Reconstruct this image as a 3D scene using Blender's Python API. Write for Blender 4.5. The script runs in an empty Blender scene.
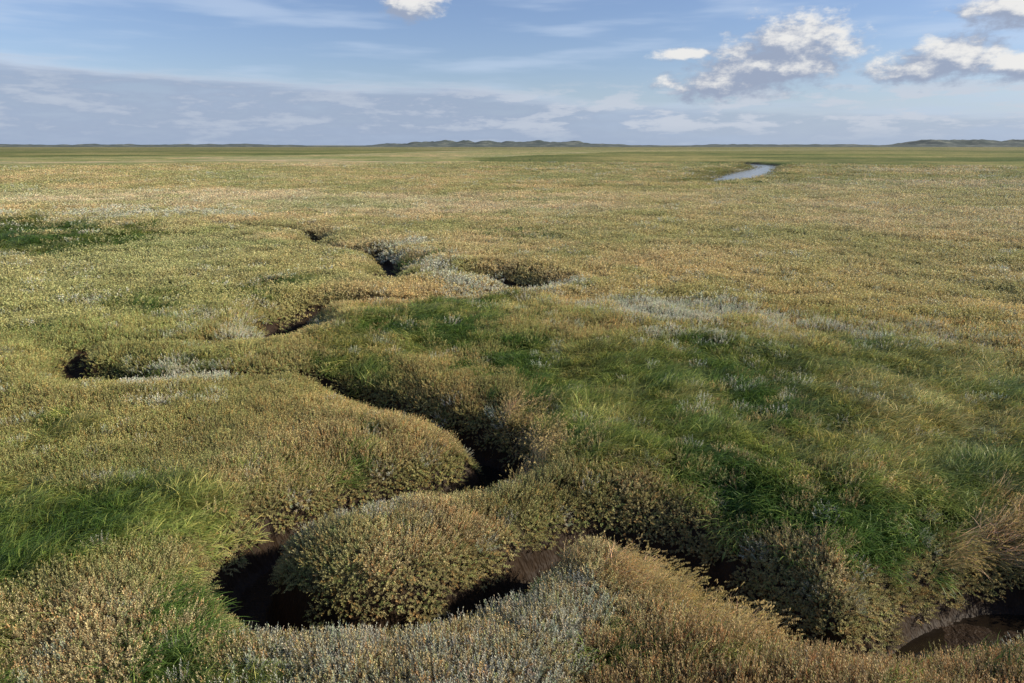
import bpy, math, numpy as np
from mathutils import Vector
rng = np.random.default_rng(11)
D2R = math.pi/180
scene = bpy.context.scene
scene.view_settings.view_transform = 'Standard'
scene.view_settings.look = 'None'
scene.view_settings.exposure = 0

# ------------------------------------------------------------ camera
CAM_H = 4.0
PITCH = math.atan(196.5/683.0)
cam = bpy.data.cameras.new("camera"); cam.lens = 24; cam.sensor_width = 36
cam.clip_start = 0.05; cam.clip_end = 20000
camo = bpy.data.objects.new("camera", cam); scene.collection.objects.link(camo)
camo.location = (0, 0, CAM_H); camo.rotation_euler = (math.pi/2-PITCH, 0, 0)
scene.camera = camo
cp, sp = math.cos(PITCH), math.sin(PITCH)

def pixel_ray(u, v):
    a = (u-512)/683.0; b = (341.5-v)/683.0
    return np.array([a, cp+b*sp, -sp+b*cp])
def pixel_to_ground(u, v):               # image pixel unprojected to metres on the marsh plane
    d = pixel_ray(u, v); t = CAM_H/-d[2]
    return (d[0]*t, d[1]*t)
def azel(u, v):
    d = pixel_ray(u, v); d = d/np.linalg.norm(d)
    return math.degrees(math.atan2(d[0], d[1])), math.degrees(math.asin(d[2]))

# ------------------------------------------------------------ noise
T = rng.random((256, 256))
def vn(x, y):
    xi = np.floor(x).astype(int); yi = np.floor(y).astype(int)
    fx = x-xi; fy = y-yi
    fx = fx*fx*(3-2*fx); fy = fy*fy*(3-2*fy)
    a = T[xi & 255, yi & 255]; b = T[(xi+1) & 255, yi & 255]
    c = T[xi & 255, (yi+1) & 255]; d = T[(xi+1) & 255, (yi+1) & 255]
    return (a*(1-fx)+b*fx)*(1-fy)+(c*(1-fx)+d*fx)*fy
def fbm(x, y, f, o=4, ox=0.0):
    s = 0; a = .5; n = 0
    for i in range(o):
        ca, sa = math.cos(i*1.1), math.sin(i*1.1)
        s = s+a*vn((x*ca-y*sa)*f+ox+17.3*i, (x*sa+y*ca)*f+ox*.7+9.1*i); n += a; a *= .5; f *= 2.03
    return s/n
def sstep(a, b, x):
    t = np.clip((x-a)/(b-a), 0, 1); return t*t*(3-2*t)

# ------------------------------------------------------------ creek
def spline(pts, n=6):
    P = np.array(pts, float); out = []
    P = np.vstack([2*P[0]-P[1], P, 2*P[-1]-P[-2]])
    for i in range(1, len(P)-2):
        p0, p1, p2, p3 = P[i-1], P[i], P[i+1], P[i+2]
        for k in range(n):
            t = k/n
            out.append(.5*((2*p1)+(-p0+p2)*t+(2*p0-5*p1+4*p2-p3)*t*t+(-p0+3*p1-3*p2+p3)*t**3))
    out.append(P[-2]); return np.array(out)
main = [(1180,575,1.05,.86),(1100,568,1.05,.86),(1045,562,1.0,.86),(998,570,.92,.86),(942,594,.78,.86),(876,612,.62,.84),
 (808,596,.66,.86),(750,565,.84,.88),(702,536,.90,.88),(650,513,.78,.86),(598,506,.54,.72),(552,520,.54,.74),(510,545,.62,.86),
 (450,577,.58,.84),(390,592,.54,.82),(330,598,.54,.84),(276,588,.56,.88),(242,562,.57,.88),(244,534,.58,.84),(280,508,.60,.82),
 (330,491,.58,.8),(380,477,.57,.8),(430,466,.6,.88),(480,455,.70,.94),(506,440,.70,.92),(488,422,.66,.88),(450,409,.6,.84),
 (412,400,.57,.82),(380,389,.57,.78),(348,377,.52,.68),(308,370,.44,.38),(240,371,.34,.18),(160,374,.38,.24),(98,370,.72,.68),
 (70,363,.5,.4),(95,347,.34,.22),(170,341,.34,.26),(240,335,.46,.42),(280,326,.9,.74),(284,314,.9,.74),(312,303,.65,.5),
 (360,299,.45,.3),(430,297,.35,.25),(490,289,.5,.4),(528,280,1.0,.75),(500,274,1.0,.75),(450,271,.45,.22),(405,275,.5,.3),
 (380,272,.85,.65),(392,262,.85,.65),(372,250,.5,.28),(335,247,.45,.22),(306,241,.9,.6),(318,235,.7,.5),(290,229,.45,.2),(200,224,.4,.12)]
C1 = spline([(*pixel_to_ground(u, v), w, d) for u, v, w, d in main], 6)
far = [(600,160.5,2.0,.4),(650,160.5,2.5,.5),(710,161,3.0,.7),(752,162.3,3.6,.95),(766,164.8,4.4,1.1),(756,168.5,5.4,1.15),(743,172.5,6.0,1.15),(731,176.5,5.0,.95),(702,181,2.8,.5),(660,184,2,.3)]
C2 = spline([(*pixel_to_ground(u, v), w, d) for u, v, w, d in far], 6)

def polydist(x, y, C):
    A = C[:-1]; B = C[1:]; AB = B[:, :2]-A[:, :2]; L2 = (AB**2).sum(1)+1e-9
    d_o = np.empty(len(x)); w_o = np.empty(len(x)); p_o = np.empty(len(x))
    for s in range(0, len(x), 20000):
        X = x[s:s+20000, None]; Y = y[s:s+20000, None]
        t = np.clip(((X-A[:, 0])*AB[:, 0]+(Y-A[:, 1])*AB[:, 1])/L2, 0, 1)
        d = np.hypot(X-A[:, 0]-t*AB[:, 0], Y-A[:, 1]-t*AB[:, 1])
        W = A[:, 2]+t*(B[:, 2]-A[:, 2])
        j = np.argmin(d/W, axis=1); r = np.arange(len(j))
        tt = t[r, j]
        d_o[s:s+20000] = d[r, j]; w_o[s:s+20000] = W[r, j]
        p_o[s:s+20000] = A[j, 3]+tt*(B[j, 3]-A[j, 3])
    return d_o, w_o, p_o

def creek(x, y):
    d = np.full(x.shape, 50.0); w = np.ones_like(d); p = np.zeros_like(d)
    m = (y > 1) & (y < 42) & (x > C1[:, 0].min()-3) & (x < C1[:, 0].max()+3)
    if m.any(): d[m], w[m], p[m] = polydist(x[m], y[m], C1)
    m = (y > 70) & (y < 220) & (x > 5) & (x < 85)
    if m.any(): d[m], w[m], p[m] = polydist(x[m], y[m], C2)
    w = w*(0.86+.32*vn(x*1.5+3, y*1.5))
    wf = .36*w
    t = np.clip((d-wf)/(w-wf), 0, 1)
    return d, w, p, t

# ------------------------------------------------------------ zones
def poly(pts): return np.array([pixel_to_ground(u, v) for u, v in pts])
def inside(x, y, P):
    r = np.zeros(x.shape, bool); n = len(P); j = n-1
    for i in range(n):
        xi, yi = P[i]; xj, yj = P[j]
        c = ((yi > y) != (yj > y)) & (x < (xj-xi)*(y-yi)/(yj-yi+1e-12)+xi)
        r ^= c; j = i
    return r
G_R = poly([(520,347),(600,333),(700,330),(800,340),(900,352),(1150,385),(1150,530),(1010,522),(960,532),(900,550),(820,532),(740,512),(700,486),(640,460),(575,450),(562,415),(510,400),(485,375)])
G_M = poly([(325,345),(345,312),(420,303),(520,296),(515,320),(500,345),(420,362),(345,372),(300,362)])
G_L = poly([(-200,430),(60,425),(140,440),(190,480),(200,530),(215,600),(245,683),(250,800),(-400,800)])
G_F = poly([(150,540),(212,556),(225,600),(262,622),(250,690),(160,660)])
G_1 = poly([(-60,225),(100,221),(170,235),(130,250),(0,262),(-60,262)])
G_2 = poly([(100,296),(170,292),(225,300),(215,312),(120,318)])
G_3 = poly([(380,252),(420,250),(430,262),(395,268)])
G_4 = poly([(560,300),(600,305),(590,318),(550,312)])
G_5 = poly([(230,285),(300,280),(340,288),(300,296),(240,294)])
G_6 = poly([(0,320),(90,322),(110,332),(40,340),(-60,335)])
G_7 = poly([(480,232),(560,228),(600,236),(540,243),(490,240)])
S_ = [poly([(120,388),(165,366),(235,372),(225,394),(155,404)]),
      poly([(530,291),(640,294),(750,304),(780,324),(680,328),(580,316)]),
      poly([(420,260),(500,281),(600,290),(590,304),(500,298),(425,278)]),
      poly([(235,630),(330,620),(430,608),(500,588),(570,578),(600,596),(590,640),(560,800),(250,800)]),
      poly([(90,209),(240,210),(275,217),(100,219)]),
      poly([(375,244),(440,248),(460,258),(395,254)]),
      poly([(60,295),(125,299),(115,307),(60,305)]),
      poly([(180,315),(250,315),(260,330),(180,332)]),
      poly([(760,314),(880,332),(1100,348),(1100,359),(880,346),(780,329)]),
      poly([(600,325),(700,331),(830,350),(700,340)]),
      poly([(-60,215),(60,216),(60,222),(-60,223)]),
      poly([(380,470),(500,470),(500,500),(330,530)])]
S_P = [.9,.85,.75,.50,.8,.75,.8,.8,.65,.6,.7,.10]
W_ = [poly([(522,422),(542,402),(564,425),(550,454),(520,446)]),
      poly([(572,543),(620,536),(700,578),(780,615),(740,632),(660,608),(592,565)]),
      poly([(940,510),(1160,480),(1160,530),(960,532)])]
FG = [poly([(470,158),(620,152),(900,149.5),(1200,151),(1200,193),(900,190),(760,188),(640,181),(520,172)]),
      poly([(-200,149),(300,147.5),(480,150),(300,155),(-200,158)])]
PALE = [poly([(985,160),(1150,158),(1150,172),(1000,173)])]
RB = poly([(590,640),(680,625),(800,640),(1150,640),(1150,850),(560,850)])

def lerp(a, b, t):
    t = np.asarray(t)[..., None]; return a*(1-t)+b*t
ca = lambda *c: np.array(c, float)
def marsh_col(x, y):
    """species-mix colour of the low shrubs, with foreground shade painted in"""
    n1 = fbm(x, y, .22, 4, 5); n2 = fbm(x, y*1.8, .03, 4, 40); n3 = fbm(x, y, 1.3, 3, 80); n4 = fbm(x, y, .5, 4, 140); n5 = fbm(x, y, .08, 4, 240)
    c = lerp(ca(.385,.300,.125), ca(.29,.255,.09), sstep(.35,.62,n1))
    c = lerp(c, ca(.43,.355,.19), .7*sstep(.5,.72,n2))
    c = lerp(c, ca(.28,.19,.085), .30*sstep(.54,.75,n3))
    c = lerp(c, ca(.20,.215,.06), .5*sstep(.54,.68,n4))
    c = lerp(c, ca(.23,.235,.08), .5*sstep(.52,.66,n5))
    r = np.hypot(x, y)
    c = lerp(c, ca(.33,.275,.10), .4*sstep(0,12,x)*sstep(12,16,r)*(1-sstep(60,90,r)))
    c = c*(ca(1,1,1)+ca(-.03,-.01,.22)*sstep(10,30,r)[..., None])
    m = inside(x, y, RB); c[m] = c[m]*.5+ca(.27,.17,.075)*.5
    return c*(1.50+.58*sstep(7, 22, r))[:, None]  # shadowy foreground put into the colour: shrubs darker near the camera
def grass_col(x, y):
    n1 = fbm(x, y, .7, 4, 15); n2 = fbm(x, y, .15, 3, 60)
    r = np.hypot(x, y)
    c = lerp(ca(.11,.19,.035), ca(.25,.31,.07), sstep(.38,.62,n1))
    c = lerp(c, ca(.42,.38,.14), .22*sstep(.6,.76,n2)+.35*sstep(.56,.74,n1))
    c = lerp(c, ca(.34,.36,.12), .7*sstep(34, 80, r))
    return c*1.3

def zone(x, y, jit=True):
    """0 shrub, 1 grass, 2 wormwood, 3 straw grass, 4 pale mud flat"""
    r = np.hypot(x, y); k = np.clip(r/9, .6, 6)
    jx = rng.normal(0, .13, x.shape)*k if jit else 0; jy = rng.normal(0, .13, x.shape)*k*1.3 if jit else 0
    X = x+(fbm(x, y, .7, 3, 3)-.5)*1.4*k+jx; Y = y+(fbm(x, y, .7, 3, 33)-.5)*1.6*k+jy
    u = rng.random(x.shape) if jit else np.full(x.shape, .5)
    pt = fbm(x, y, .9, 3, 21)
    z = np.zeros(x.shape, int)
    z[inside(X, Y, G_R) & (u < .90)] = 1
    z[inside(X, Y, G_M) & (u < .88)] = 1
    z[inside(X, Y, G_L) & (u < sstep(.36,.66,pt))] = 1
    for g in (G_F, G_2, G_3, G_4, G_5, G_6, G_7): z[inside(X, Y, g) & (u < .6)] = 1
    z[inside(X, Y, G_1) & (u < .9)] = 1
    for g in FG: z[inside(X, Y, g) & (u < .6)] = 1
    for g, pp in zip(S_, S_P): z[inside(X, Y, g) & (u < pp*sstep(.24,.52,pt)+.05)] = 2
    for g in W_: z[inside(X, Y, g) & (u < .65)] = 3
    z[(z == 0) & (u > .975)] = 2
    z[(z == 0) & (r < 14) & (pt > .64) & (u < .3)] = 1
    for g in PALE: z[inside(X, Y, g)] = 4
    return z

def height(x, y, full=False):
    d, w, p, t = creek(x, y)
    r = np.hypot(x, y)
    z = (.34-.14*sstep(20,50,r))*(fbm(x, y, .33, 3)-.5)+.20*(fbm(x, y, 1.1, 3, 50)-.5)
    z = z+.5*(fbm(x, y, .03, 3, 70)-.5)*sstep(20, 60, r)*(1-sstep(200, 500, r))*(p < .01)
    q = -p*(1-t)**1.8
    z = z*(.35+.65*t)+(-.16*np.exp(-np.maximum(d-w, 0)/.26)+.09*np.exp(-((d-w-.7)/.5)**2))*np.clip(p/.8, 0, 1)
    z = z+q*.86+.06*(fbm(x, y, 2.5, 3, 90)-.5)*(1-t)
    if full: return z, d, w, p, t
    return z

# ------------------------------------------------------------ material helpers
def newmat(name):
    m = bpy.data.materials.new(name); m.use_nodes = True; nt = m.node_tree; nt.nodes.clear()
    return m, nt, nt.nodes.new('ShaderNodeOutputMaterial')
def mix_rgb(nt, fac, a, b, mode='MIX'):
    n = nt.nodes.new('ShaderNodeMix'); n.data_type = 'RGBA'; n.blend_type = mode
    for i, v in ((0, fac), (6, a), (7, b)):
        if isinstance(v, bpy.types.NodeSocket): nt.links.new(v, n.inputs[i])
        elif i == 0: n.inputs[0].default_value = v
        else: n.inputs[i].default_value = (*v, 1)
    return n.outputs[2]
def noise(nt, vec, scale, detail=4, rough=.6, dim='3D'):
    n = nt.nodes.new('ShaderNodeTexNoise'); n.noise_dimensions = dim; n.inputs['Scale'].default_value = scale
    n.inputs['Detail'].default_value = detail; n.inputs['Roughness'].default_value = rough
    if vec is not None: nt.links.new(vec, n.inputs['Vector'])
    return n.outputs['Fac']
def maprange(nt, v, a, b, c=0., d=1., smooth=True):
    n = nt.nodes.new('ShaderNodeMapRange'); n.interpolation_type = 'SMOOTHSTEP' if smooth else 'LINEAR'
    for i, q in enumerate((v, a, b, c, d)):
        if isinstance(q, bpy.types.NodeSocket): nt.links.new(q, n.inputs[i])
        else: n.inputs[i].default_value = q
    return n.outputs[0]

# ground
gm, nt, out = newmat("marsh_ground")
at = nt.nodes.new('ShaderNodeAttribute'); at.attribute_name = 'col'
wt = nt.nodes.new('ShaderNodeAttribute'); wt.attribute_name = 'wet'
geo = nt.nodes.new('ShaderNodeNewGeometry')
n1 = noise(nt, geo.outputs['Position'], 1.6, 5, .75, '2D'); n2 = noise(nt, geo.outputs['Position'], .12, 4, .65, '2D')
mp2 = nt.nodes.new('ShaderNodeMapping'); nt.links.new(geo.outputs['Position'], mp2.inputs[0]); mp2.inputs['Scale'].default_value = (.012, .03, 1)
n3 = noise(nt, mp2.outputs[0], 1.0, 5, .65, '2D')
c = mix_rgb(nt, maprange(nt, n1, .3, .7), (.6,.6,.6), (1.3,1.3,1.25))
c = mix_rgb(nt, 1.0, at.outputs['Color'], c, 'MULTIPLY')
c2 = mix_rgb(nt, maprange(nt, n2, .35, .65), (.8,.85,.8), (1.2,1.12,1.1))
c = mix_rgb(nt, 1.0, c, c2, 'MULTIPLY')
c3 = mix_rgb(nt, maprange(nt, n3, .4, .62), (.72,.84,.62), (1.15,1.08,1.05))
c = mix_rgb(nt, 1.0, c, c3, 'MULTIPLY')
mudn = noise(nt, geo.outputs['Position'], 6, 4, .7)
mud = mix_rgb(nt, mudn, (.014,.008,.004), (.055,.031,.015))
c = mix_rgb(nt, wt.outputs['Fac'], c, mud)
b = nt.nodes.new('ShaderNodeBsdfPrincipled'); nt.links.new(c, b.inputs['Base Color'])
nt.links.new(maprange(nt, wt.outputs['Fac'], 0, 1, .95, .6), b.inputs['Roughness'])
b.inputs['Specular IOR Level'].default_value = .15
bp = nt.nodes.new('ShaderNodeBump'); bp.inputs['Strength'].default_value = .7; bp.inputs['Distance'].default_value = .12
nt.links.new(n1, bp.inputs['Height']); nt.links.new(bp.outputs[0], b.inputs['Normal']); nt.links.new(b.outputs[0], out.inputs[0])

# leaves
def leafmat(name, trans=.25, rough=.6):
    m, nt, out = newmat(name)
    ti = nt.nodes.new('ShaderNodeAttribute'); ti.attribute_type = 'INSTANCER'; ti.attribute_name = 'tint'
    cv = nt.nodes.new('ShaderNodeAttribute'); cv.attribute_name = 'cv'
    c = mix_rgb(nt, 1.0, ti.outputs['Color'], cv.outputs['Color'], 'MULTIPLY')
    b = nt.nodes.new('ShaderNodeBsdfPrincipled'); nt.links.new(c, b.inputs['Base Color'])
    b.inputs['Roughness'].default_value = rough; b.inputs['Specular IOR Level'].default_value = .25
    tr = nt.nodes.new('ShaderNodeBsdfTranslucent'); nt.links.new(c, tr.inputs[0])
    mx = nt.nodes.new('ShaderNodeMixShader'); mx.inputs[0].default_value = trans
    nt.links.new(b.outputs[0], mx.inputs[1]); nt.links.new(tr.outputs[0], mx.inputs[2]); nt.links.new(mx.outputs[0], out.inputs[0])
    return m
M_shrub = leafmat("purslane_leaf", .22); M_grass = leafmat("grass_blade", .35, .42); M_worm = leafmat("wormwood_leaf", .15, .8); M_straw = leafmat("straw_blade", .3, .6)

# ------------------------------------------------------------ terrain sheet
def axis(lo_f, hi_f, step, growth, lo, hi):
    a = list(np.arange(lo_f, hi_f, step)); s = step
    v = a[-1]
    while v < hi: s *= growth; v += s; a.append(v)
    s = step; v = a[0]; pre = []
    while v > lo: s *= growth; v -= s; pre.append(v)
    return np.array(pre[::-1]+a)
xs = axis(-9, 9, .06, 1.022, -6000, 6000); ys = axis(2.5, 15, .055, 1.014, -60, 9000)
nx, ny = len(xs), len(ys)
X, Y = np.meshgrid(xs, ys); X = X.ravel(); Y = Y.ravel()
Z, d, w, p, t = height(X, Y, True)
R = np.hypot(X, Y)
mesh = bpy.data.meshes.new("marsh_ground")
i = np.arange(nx*ny).reshape(ny, nx)
F = np.stack([i[:-1, :-1], i[:-1, 1:], i[1:, 1:], i[1:, :-1]], -1).reshape(-1, 4)
def fast_mesh(mesh, V, F):
    k = F.shape[1]
    mesh.vertices.add(len(V)); mesh.vertices.foreach_set('co', np.asarray(V, np.float32).ravel())
    mesh.loops.add(F.size); mesh.loops.foreach_set('vertex_index', F.ravel().astype(np.int32))
    mesh.polygons.add(len(F)); mesh.polygons.foreach_set('loop_start', (np.arange(len(F))*k).astype(np.int32))
    mesh.update(calc_edges=True); mesh.validate()
fast_mesh(mesh, np.stack([X, Y, Z], 1), F)
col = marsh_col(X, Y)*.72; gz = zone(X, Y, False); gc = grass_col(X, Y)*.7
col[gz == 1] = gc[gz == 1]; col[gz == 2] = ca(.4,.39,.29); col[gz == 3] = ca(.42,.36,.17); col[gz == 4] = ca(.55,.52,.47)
farg = np.zeros(len(X), bool)
for g in FG: farg |= inside(X, Y+(fbm(X, Y, .05, 3)-.5)*30, g)
farc = lerp(ca(.17,.19,.06), ca(.35,.315,.12), sstep(.35,.65,fbm(X, Y*2, .02, 4, 8)))
col[farg] = farc[farg]
col = lerp(col, ca(.28,.25,.12), .75*sstep(250, 900, R))  # distance haze painted into the far ground colour
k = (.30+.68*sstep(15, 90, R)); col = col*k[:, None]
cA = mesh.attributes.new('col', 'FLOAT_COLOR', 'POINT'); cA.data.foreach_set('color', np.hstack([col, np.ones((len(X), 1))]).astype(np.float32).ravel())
wet = (1-sstep(.45, .85, t))*(p > .01)
wA = mesh.attributes.new('wet', 'FLOAT', 'POINT'); wA.data.foreach_set('value', wet.astype(np.float32))
mesh.polygons.foreach_set('use_smooth', np.ones(len(F), bool))
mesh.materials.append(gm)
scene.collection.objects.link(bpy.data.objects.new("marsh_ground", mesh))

# ------------------------------------------------------------ water
def waterplane(name, x0, x1, y0, y1, z, col, rough):
    m, nt, out = newmat(name)
    b = nt.nodes.new('ShaderNodeBsdfPrincipled'); b.inputs['Base Color'].default_value = (*col, 1)
    b.inputs['Roughness'].default_value = rough; b.inputs['IOR'].default_value = 1.33
    geo = nt.nodes.new('ShaderNodeNewGeometry')
    n = noise(nt, geo.outputs['Position'], 5, 3); bp = nt.nodes.new('ShaderNodeBump'); bp.inputs['Strength'].default_value = .15; bp.inputs['Distance'].default_value = .02
    nt.links.new(n, bp.inputs['Height']); nt.links.new(bp.outputs[0], b.inputs['Normal']); nt.links.new(b.outputs[0], out.inputs[0])
    me = bpy.data.meshes.new(name); me.from_pydata([(x0,y0,z),(x1,y0,z),(x1,y1,z),(x0,y1,z)], [], [(0,1,2,3)]); me.materials.append(m)
    scene.collection.objects.link(bpy.data.objects.new(name, me))
waterplane("creek_water", -12, 9, 3.5, 20, -.90, (.02,.014,.009), .06)
waterplane("tidal_channel_water", 8, 75, 75, 190, -.48, (.06,.065,.06), .12)

# ------------------------------------------------------------ plant clumps
def clump_mesh(name, V, F, Cc, mat):
    me = bpy.data.meshes.new(name); me.from_pydata([tuple(v) for v in V], [], F)
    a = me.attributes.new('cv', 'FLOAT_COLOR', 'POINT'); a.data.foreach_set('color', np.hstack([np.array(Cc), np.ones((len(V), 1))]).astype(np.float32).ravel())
    me.materials.append(mat); return bpy.data.objects.new(name, me)

def shrub(name, mat, nspr=46, rad=.13, h0=.07, h1=.15, L=.019, Wd=.009, nl=13, seed=0, var=1.0):
    g = np.random.default_rng(seed); V = []; F = []; Cc = []
    for s in range(nspr):
        rr = rad*math.sqrt(g.random()); th = g.random()*6.283
        bx, by = rr*math.cos(th), rr*math.sin(th)
        h = g.uniform(h0, h1)*(1-.35*(rr/rad)**2); lx, ly = bx*.3+g.normal(0, .014), by*.3+g.normal(0, .014)
        sc = np.array([1, 1, 1])*g.uniform(.6, 1.4)
        q = g.random()
        if q < .14: sc = sc*np.array([1.1, .82, .72])
        elif q < .35: sc = sc*np.array([.75, .95, .75])
        elif q < .42: sc = sc*np.array([1.35, 1.3, 1.3])
        sc = 1+(sc-1)*var
        for k in range(nl):
            f = (k+1)/nl; z = h*(.2+.8*f); cx, cy = bx+lx*f, by+ly*f
            a = k*2.4+th; el = .35+.85*f+g.normal(0, .2); ll = L*g.uniform(.7, 1.2)*(1.2-.5*f)
            dv = np.array([math.cos(a)*math.cos(el), math.sin(a)*math.cos(el), math.sin(el)])
            sv = np.array([-math.sin(a), math.cos(a), g.normal(0, .4)])*Wd*.5*(1.1-.3*f)
            o = np.array([cx, cy, z]); i0 = len(V)
            V += [o, o+dv*ll*.5+sv, o+dv*ll, o+dv*ll*.5-sv]; F.append((i0, i0+1, i0+2, i0+3))
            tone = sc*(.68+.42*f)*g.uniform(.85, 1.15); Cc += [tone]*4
    return clump_mesh(name, V, F, Cc, mat)

def grass(name, mat, nb=52, rad=.13, l0=.13, l1=.33, wd=.0085, bend=1.8, head=False, seed=0, spread=.6, ns=5):
    g = np.random.default_rng(seed); V = []; F = []; Cc = []
    for s in range(nb):
        rr = rad*math.sqrt(g.random()); th = g.random()*6.283
        pos = np.array([rr*math.cos(th), rr*math.sin(th), -.01]); ln = g.uniform(l0, l1); hd = g.normal(0, spread)
        a0 = g.uniform(.05, .6); bd = bend*g.uniform(.5, 1.1)
        side = np.array([-math.sin(hd), math.cos(hd), 0]); tw = g.normal(0, .5)
        sc = np.array([1, 1, 1])*g.uniform(.4, 1.45)
        if g.random() < .25: sc = sc*np.array([2.1, 1.6, 1.9])
        i0 = len(V)
        for k in range(ns+1):
            f = k/ns; ang = a0+bd*f*(1 if f < .8 else .95)
            wv = wd*(1-f**2.2*.9)*.5
            sd = side*math.cos(tw)+np.array([0, 0, 1])*math.sin(tw)*.6
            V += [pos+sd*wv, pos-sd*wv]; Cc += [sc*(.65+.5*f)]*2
            pos = pos+np.array([math.cos(hd)*math.sin(ang), math.sin(hd)*math.sin(ang), math.cos(ang)])*ln/ns
            if pos[2] < .015: pos[2] = .015+g.random()*.01
        for k in range(ns): F.append((i0+2*k, i0+2*k+1, i0+2*k+3, i0+2*k+2))
        if head and g.random() < .45:
            for q in range(5):
                o = pos-np.array([math.cos(hd), math.sin(hd), .3])*.012*q; i1 = len(V); r3 = g.normal(0, .005, 3)
                V += [o, o+r3+np.array([.003, 0, .01]), o+np.array([0, 0, .018]), o-r3]; F.append((i1, i1+1, i1+2, i1+3)); Cc += [np.array([1.1, 1.0, .9])]*4
    return clump_mesh(name, V, F, Cc, mat)

def collection(name, objs):       # first half: detailed clumps, second half: coarser clumps for distance
    c = bpy.data.collections.new(name)
    for o in objs: c.objects.link(o)
    return c
K_shrub = collection("purslane_clumps", [shrub("purslane_clump_%02d" % i, M_shrub, seed=i) if i < 6 else
                     shrub("purslane_clump_%02d" % i, M_shrub, nspr=28, nl=6, L=.027, Wd=.016, seed=i, var=.4) for i in range(12)])
K_grass = collection("grass_clumps", [grass("grass_clump_%02d" % i, M_grass, seed=20+i) if i < 6 else
                     grass("grass_clump_%02d" % i, M_grass, nb=26, wd=.013, ns=3, seed=20+i) for i in range(12)])
K_worm = collection("wormwood_clumps", [shrub("wormwood_clump_%02d" % i, M_worm, nspr=24, h0=.09, h1=.18, L=.024, Wd=.008, nl=14, seed=40+i, var=.7) if i < 4 else
                     shrub("wormwood_clump_%02d" % i, M_worm, nspr=20, h0=.09, h1=.18, L=.034, Wd=.017, nl=7, seed=40+i, var=.5) for i in range(8)])
K_straw = collection("straw_clumps", [grass("straw_clump_%02d" % i, M_straw, nb=60, rad=.12, l0=.18, l1=.38, wd=.0055, bend=1.3, head=True, seed=60+i, spread=.6) for i in range(6)])

# ------------------------------------------------------------ scatter
px = []; py = []; ps = []
r = 2.8
while r < 160:
    s = max(r/10, 1)**.88
    step = .115*s
    half = .92 if r < 14 else .76
    n = int(2*half*r/step)
    a = -half+2*half*(np.arange(n)+rng.random(n))/n
    rr = r+(rng.random(n)-.5)*step*1.3
    px.append(rr*np.sin(a)); py.append(rr*np.cos(a)); ps.append(np.full(n, s)); r += step
px = np.concatenate(px); py = np.concatenate(py); ps = np.concatenate(ps)
hz, d, w, p, t = height(px, py, True)
edge = .18+.28*vn(px*2.2, py*2.2)-.10*(px > 2.6)
keep = (t > edge) | (p < .01)
px, py, ps, hz, t, d, w, p = [q[keep] for q in (px, py, ps, hz, t, d, w, p)]
e = .06
hx = height(px+e, py); hy = height(px, py+e)
nrm = np.stack([-(hx-hz)/e, -(hy-hz)/e, np.ones_like(hz)], 1)
nrm[:, :2] *= .75; nl = np.hypot(nrm[:, 0], nrm[:, 1]); f = np.minimum(1, 1.1/np.maximum(nl, 1e-6)); nrm[:, 0] *= f; nrm[:, 1] *= f
far_ = ps > 3; nrm[far_, :2] *= .3
nrm /= np.linalg.norm(nrm, axis=1)[:, None]
zn = zone(px, py)
steep = (t < .8) & (p > .01); zn[steep & (zn == 1) & (rng.random(len(zn)) < .75)] = 0

def eulers(nrm, yaw):
    h = np.stack([np.cos(yaw), np.sin(yaw), np.zeros_like(yaw)], 1)
    xax = h-nrm*(h*nrm).sum(1)[:, None]; xax /= np.linalg.norm(xax, axis=1)[:, None]
    yax = np.cross(nrm, xax)
    R20, R21, R22 = xax[:, 2], yax[:, 2], nrm[:, 2]
    return np.stack([np.arctan2(R21, R22), -np.arcsin(np.clip(R20, -1, 1)), np.arctan2(xax[:, 1], xax[:, 0])], 1)

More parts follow.
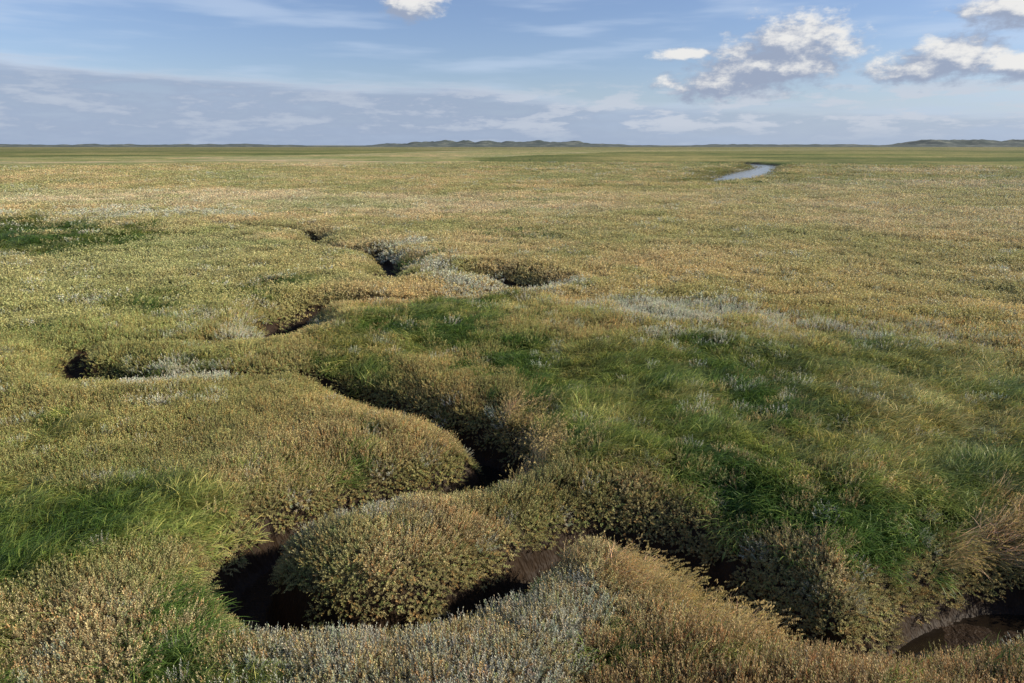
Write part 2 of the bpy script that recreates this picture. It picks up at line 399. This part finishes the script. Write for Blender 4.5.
def scatter(name, coll, m, yaw, scl, tint, lod=True):
    n = int(m.sum()); me = bpy.data.meshes.new(name); me.vertices.add(n)
    co = np.stack([px[m], py[m], hz[m]-.015], 1); me.vertices.foreach_set('co', co.astype(np.float32).ravel())
    a = me.attributes.new('rot', 'FLOAT_VECTOR', 'POINT'); a.data.foreach_set('vector', eulers(nrm[m], yaw).astype(np.float32).ravel())
    a = me.attributes.new('scl', 'FLOAT_VECTOR', 'POINT'); a.data.foreach_set('vector', scl.astype(np.float32).ravel())
    a = me.attributes.new('tint', 'FLOAT_COLOR', 'POINT'); a.data.foreach_set('color', np.hstack([tint, np.ones((n, 1))]).astype(np.float32).ravel())
    nc = len(coll.objects)
    if lod:
        idx = rng.integers(0, nc//2, n)+(nc//2)*(ps[m] > 1.7)
    else: idx = rng.integers(0, nc, n)
    a = me.attributes.new('idx', 'INT', 'POINT'); a.data.foreach_set('value', idx.astype(np.int32))
    ob = bpy.data.objects.new(name, me); scene.collection.objects.link(ob)
    ng = bpy.data.node_groups.new(name, 'GeometryNodeTree')
    ng.interface.new_socket('Geometry', in_out='INPUT', socket_type='NodeSocketGeometry')
    ng.interface.new_socket('Geometry', in_out='OUTPUT', socket_type='NodeSocketGeometry')
    gi = ng.nodes.new('NodeGroupInput'); go = ng.nodes.new('NodeGroupOutput')
    ci = ng.nodes.new('GeometryNodeCollectionInfo'); ci.inputs[0].default_value = coll; ci.inputs[1].default_value = True; ci.inputs[2].default_value = True
    ip = ng.nodes.new('GeometryNodeInstanceOnPoints')
    def na(nm, ty):
        q = ng.nodes.new('GeometryNodeInputNamedAttribute'); q.data_type = ty; q.inputs[0].default_value = nm
        return [o for o in q.outputs if o.enabled][0]
    L = ng.links
    L.new(gi.outputs[0], ip.inputs['Points']); L.new(ci.outputs[0], ip.inputs['Instance']); ip.inputs['Pick Instance'].default_value = True
    L.new(na('idx', 'INT'), ip.inputs['Instance Index']); L.new(na('rot', 'FLOAT_VECTOR'), ip.inputs['Rotation']); L.new(na('scl', 'FLOAT_VECTOR'), ip.inputs['Scale'])
    L.new(ip.outputs[0], go.inputs[0])
    md = ob.modifiers.new('scatter', 'NODES'); md.node_group = ng
    print(name, n)

def rnd(m, a, b): return rng.uniform(a, b, int(m.sum()))
def scl3(m, a, b, zp=.45, zmul=1.0):
    s = ps[m]*rnd(m, a, b); hh = ps[m]**zp*rnd(m, a, b)*zmul
    return np.stack([s, s, hh], 1)
lump = .6+.8*fbm(px, py, 1.1, 3, 44)
lush = 1-.35*((t < .9) & (p > .01))
one = lambda m: np.ones(int(m.sum()))
m = (zn == 0)
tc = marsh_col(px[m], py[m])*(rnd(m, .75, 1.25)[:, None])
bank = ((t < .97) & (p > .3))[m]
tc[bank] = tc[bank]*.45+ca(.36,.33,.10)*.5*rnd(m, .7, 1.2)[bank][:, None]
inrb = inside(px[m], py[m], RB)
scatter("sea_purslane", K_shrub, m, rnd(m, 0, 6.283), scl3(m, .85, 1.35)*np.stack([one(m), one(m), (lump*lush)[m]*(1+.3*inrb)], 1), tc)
m = (zn == 1)
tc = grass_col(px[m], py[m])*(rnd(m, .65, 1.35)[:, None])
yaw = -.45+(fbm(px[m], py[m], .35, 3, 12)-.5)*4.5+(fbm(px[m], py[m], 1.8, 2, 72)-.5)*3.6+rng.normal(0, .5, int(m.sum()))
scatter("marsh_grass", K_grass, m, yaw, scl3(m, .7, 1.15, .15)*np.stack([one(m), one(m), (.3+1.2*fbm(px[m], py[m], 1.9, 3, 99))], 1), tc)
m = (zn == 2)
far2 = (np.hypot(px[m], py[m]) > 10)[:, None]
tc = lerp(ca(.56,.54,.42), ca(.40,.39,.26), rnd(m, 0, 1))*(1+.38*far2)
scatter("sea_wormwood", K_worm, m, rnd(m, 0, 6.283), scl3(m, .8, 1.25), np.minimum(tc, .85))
m = (zn == 3)
tc = lerp(ca(.74,.60,.30), ca(.46,.42,.16), rnd(m, 0, 1))
scatter("straw_grass", K_straw, m, -.3+rng.normal(0, .7, int(m.sum())), scl3(m, .8, 1.2, .2), tc, False)

# ------------------------------------------------------------ dunes on the horizon
dx = np.linspace(-2600, 2600, 900); dy = np.linspace(1500, 2100, 26)
DX, DY = np.meshgrid(dx, dy); DX = DX.ravel(); DY = DY.ravel()
U = 512+683*DX/DY*.96
env = 3.2+10*sstep(360,430,U)*(1-sstep(560,640,U))+8.5*sstep(850,900,U)+3*(1-sstep(280,330,U))+2.5*sstep(600,700,U)
pr = np.sin(np.clip((DY-1500)/600, 0, 1)*math.pi)
DZ = env*pr**.7*(.15+1.5*fbm(DX, DY, .018, 5, 4)**1.3)-.5
me = bpy.data.meshes.new("dune_ridge"); ii = np.arange(900*26).reshape(26, 900)
fast_mesh(me, np.stack([DX, DY, DZ], 1), np.stack([ii[:-1, :-1], ii[:-1, 1:], ii[1:, 1:], ii[1:, :-1]], -1).reshape(-1, 4))
dm, nt, out = newmat("hazy_dune_scrub"); geo = nt.nodes.new('ShaderNodeNewGeometry')
dc = mix_rgb(nt, maprange(nt, noise(nt, geo.outputs['Position'], .03, 6, .7), .45, .7), (.085,.105,.085), (.26,.26,.19))  # scrub and sand tones with aerial haze mixed into the colour
b = nt.nodes.new('ShaderNodeBsdfPrincipled'); nt.links.new(dc, b.inputs['Base Color']); b.inputs['Roughness'].default_value = 1; nt.links.new(b.outputs[0], out.inputs[0])
me.materials.append(dm); scene.collection.objects.link(bpy.data.objects.new("dune_ridge", me))

# ------------------------------------------------------------ sun + sky
SUN_AZ, SUN_EL = 91, 26
sun = bpy.data.lights.new("sun", 'SUN'); sun.energy = 5.0; sun.angle = math.radians(.5); sun.color = (1, .92, .76)
so = bpy.data.objects.new("sun", sun); scene.collection.objects.link(so)
sd = Vector((math.sin(SUN_AZ*D2R)*math.cos(SUN_EL*D2R), math.cos(SUN_AZ*D2R)*math.cos(SUN_EL*D2R), math.sin(SUN_EL*D2R)))
so.rotation_euler = sd.to_track_quat('Z', 'Y').to_euler(); so.location = (30, -5, 30)

wd = bpy.data.worlds.new("World"); scene.world = wd; wd.use_nodes = True; nt = wd.node_tree; nt.nodes.clear()
out = nt.nodes.new('ShaderNodeOutputWorld')
sky = nt.nodes.new('ShaderNodeTexSky'); sky.sky_type = 'NISHITA'; sky.sun_disc = False
sky.sun_elevation = SUN_EL*D2R; sky.sun_rotation = SUN_AZ*D2R; sky.dust_density = .4; sky.ozone_density = 2.0; sky.air_density = 1.0
def vset(n, i, v):
    if isinstance(v, bpy.types.NodeSocket): nt.links.new(v, n.inputs[i])
    else: n.inputs[i].default_value = v
def M(op, a, b_=0.):
    n = nt.nodes.new('ShaderNodeMath'); n.operation = op; vset(n, 0, a); vset(n, 1, b_)
    return n.outputs[0]
def VM(op, a, b_):
    n = nt.nodes.new('ShaderNodeVectorMath'); n.operation = op; vset(n, 0, a)
    if b_ is not None: vset(n, 1, b_)
    return n
tcn = nt.nodes.new('ShaderNodeTexCoord'); sx = nt.nodes.new('ShaderNodeSeparateXYZ'); nt.links.new(tcn.outputs['Generated'], sx.inputs[0])
az = M('MULTIPLY', M('ARCTAN2', sx.outputs[0], sx.outputs[1]), 57.2958)
el = M('MULTIPLY', M('ARCSINE', sx.outputs[2]), 57.2958)
cb = nt.nodes.new('ShaderNodeCombineXYZ'); nt.links.new(az, cb.inputs[0]); nt.links.new(el, cb.inputs[1]); P = cb.outputs[0]
blobs = [(798,48,5.4,3.4),(770,64,7.2,2.8),(722,84,6.2,1.5),(682,54,3.2,.6),(930,68,5.8,1.5),(957,52,4.0,1.8),
         (1014,8,4.2,1.7),(1022,66,3.6,1.5),(412,4,3.4,1.5)]
def dens(Pv):
    acc = None
    for u, v, ra, re in blobs:
        a0, e0 = azel(u, v)
        q = VM('SUBTRACT', Pv, (a0, e0, 0)).outputs[0]; q = VM('MULTIPLY', q, (1/ra, 1/re, 0)).outputs[0]
        ln = VM('LENGTH', q, None).outputs['Value']; s = M('SUBTRACT', 1.0, ln)
        acc = s if acc is None else M('MAXIMUM', acc, s)
    acc = M('MAXIMUM', acc, -.8)
    nz = noise(nt, VM('ADD', VM('MULTIPLY', Pv, (.46, .9, 1)).outputs[0], (3.3, 1.7, 0)).outputs[0], 1.0, 7, .62, '2D')
    return M('ADD', acc, M('MULTIPLY', M('SUBTRACT', nz, .5), 1.35))
dA = dens(P); dB = dens(VM('ADD', P, (.9, .9, 0)).outputs[0])
cum_a = maprange(nt, dA, .08, .62, 0, .96)
lit = maprange(nt, M('SUBTRACT', dA, dB), -.12, .55)
cum_c = mix_rgb(nt, lit, (.33,.39,.52), (.86,.85,.83))
st = noise(nt, VM('MULTIPLY', P, (.05, .55, 1)).outputs[0], 1.0, 5, .6, '2D')
st2 = noise(nt, VM('ADD', VM('MULTIPLY', P, (.2, .95, 1)).outputs[0], (7, 3, 0)).outputs[0], 1.0, 6, .62, '2D')
top = M('ADD', M('MULTIPLY', az, -.05), M('ADD', 4.1, M('MULTIPLY', M('SUBTRACT', st, .5), 2.2)))
e2 = M('SUBTRACT', top, el)
sa = M('MULTIPLY', maprange(nt, e2, -.1, .6), maprange(nt, az, -5, 22, .92, .45))
sa = M('MULTIPLY', sa, maprange(nt, st2, .25, .6, .7, 1.0))
sc1 = mix_rgb(nt, maprange(nt, e2, 0, .9), (.60,.67,.79), (.34,.42,.57))
sc1 = mix_rgb(nt, maprange(nt, st2, .5, .75, 0, .6), sc1, (.50,.57,.68))
la = M('MULTIPLY', maprange(nt, st2, .47, .62), M('MULTIPLY', maprange(nt, el, .3, 1.6), maprange(nt, el, 3.2, 5.2, 1, 0)))
la = M('MULTIPLY', la, maprange(nt, az, -15, 15, .3, .85))
ci_ = maprange(nt, noise(nt, VM('ADD', VM('MULTIPLY', P, (.07, .6, 1)).outputs[0], (31, 5, 0)).outputs[0], 1.0, 4, .5, '2D'), .45, .75, .03, .5)
skyc = mix_rgb(nt, 1.0, sky.outputs[0], (.86,.89,1.10), 'MULTIPLY')
def plain():
    b1 = nt.nodes.new('ShaderNodeBackground'); b1.inputs[1].default_value = .115; nt.links.new(skyc, b1.inputs[0]); return b1.outputs[0]
cur = plain()
def over(cur, alpha, colr):
    bg = nt.nodes.new('ShaderNodeBackground')
    if isinstance(colr, bpy.types.NodeSocket): nt.links.new(colr, bg.inputs[0])
    else: bg.inputs[0].default_value = (*colr, 1)
    mx = nt.nodes.new('ShaderNodeMixShader'); vset(mx, 0, alpha); nt.links.new(cur, mx.inputs[1]); nt.links.new(bg.outputs[0], mx.inputs[2])
    return mx.outputs[0]
cur = over(cur, ci_, (.58,.69,.86))
cur = over(cur, maprange(nt, el, -.5, 6, .75, .04), (.42,.54,.74))
cur = over(cur, sa, sc1)
cur = over(cur, la, (.58,.63,.72))
cur = over(cur, cum_a, cum_c)
# cloud deck thins out to clear sky overhead
fin = nt.nodes.new('ShaderNodeMixShader'); nt.links.new(maprange(nt, el, 13, 20, 1, 0), fin.inputs[0])
nt.links.new(plain(), fin.inputs[1]); nt.links.new(cur, fin.inputs[2]); nt.links.new(fin.outputs[0], out.inputs[0])
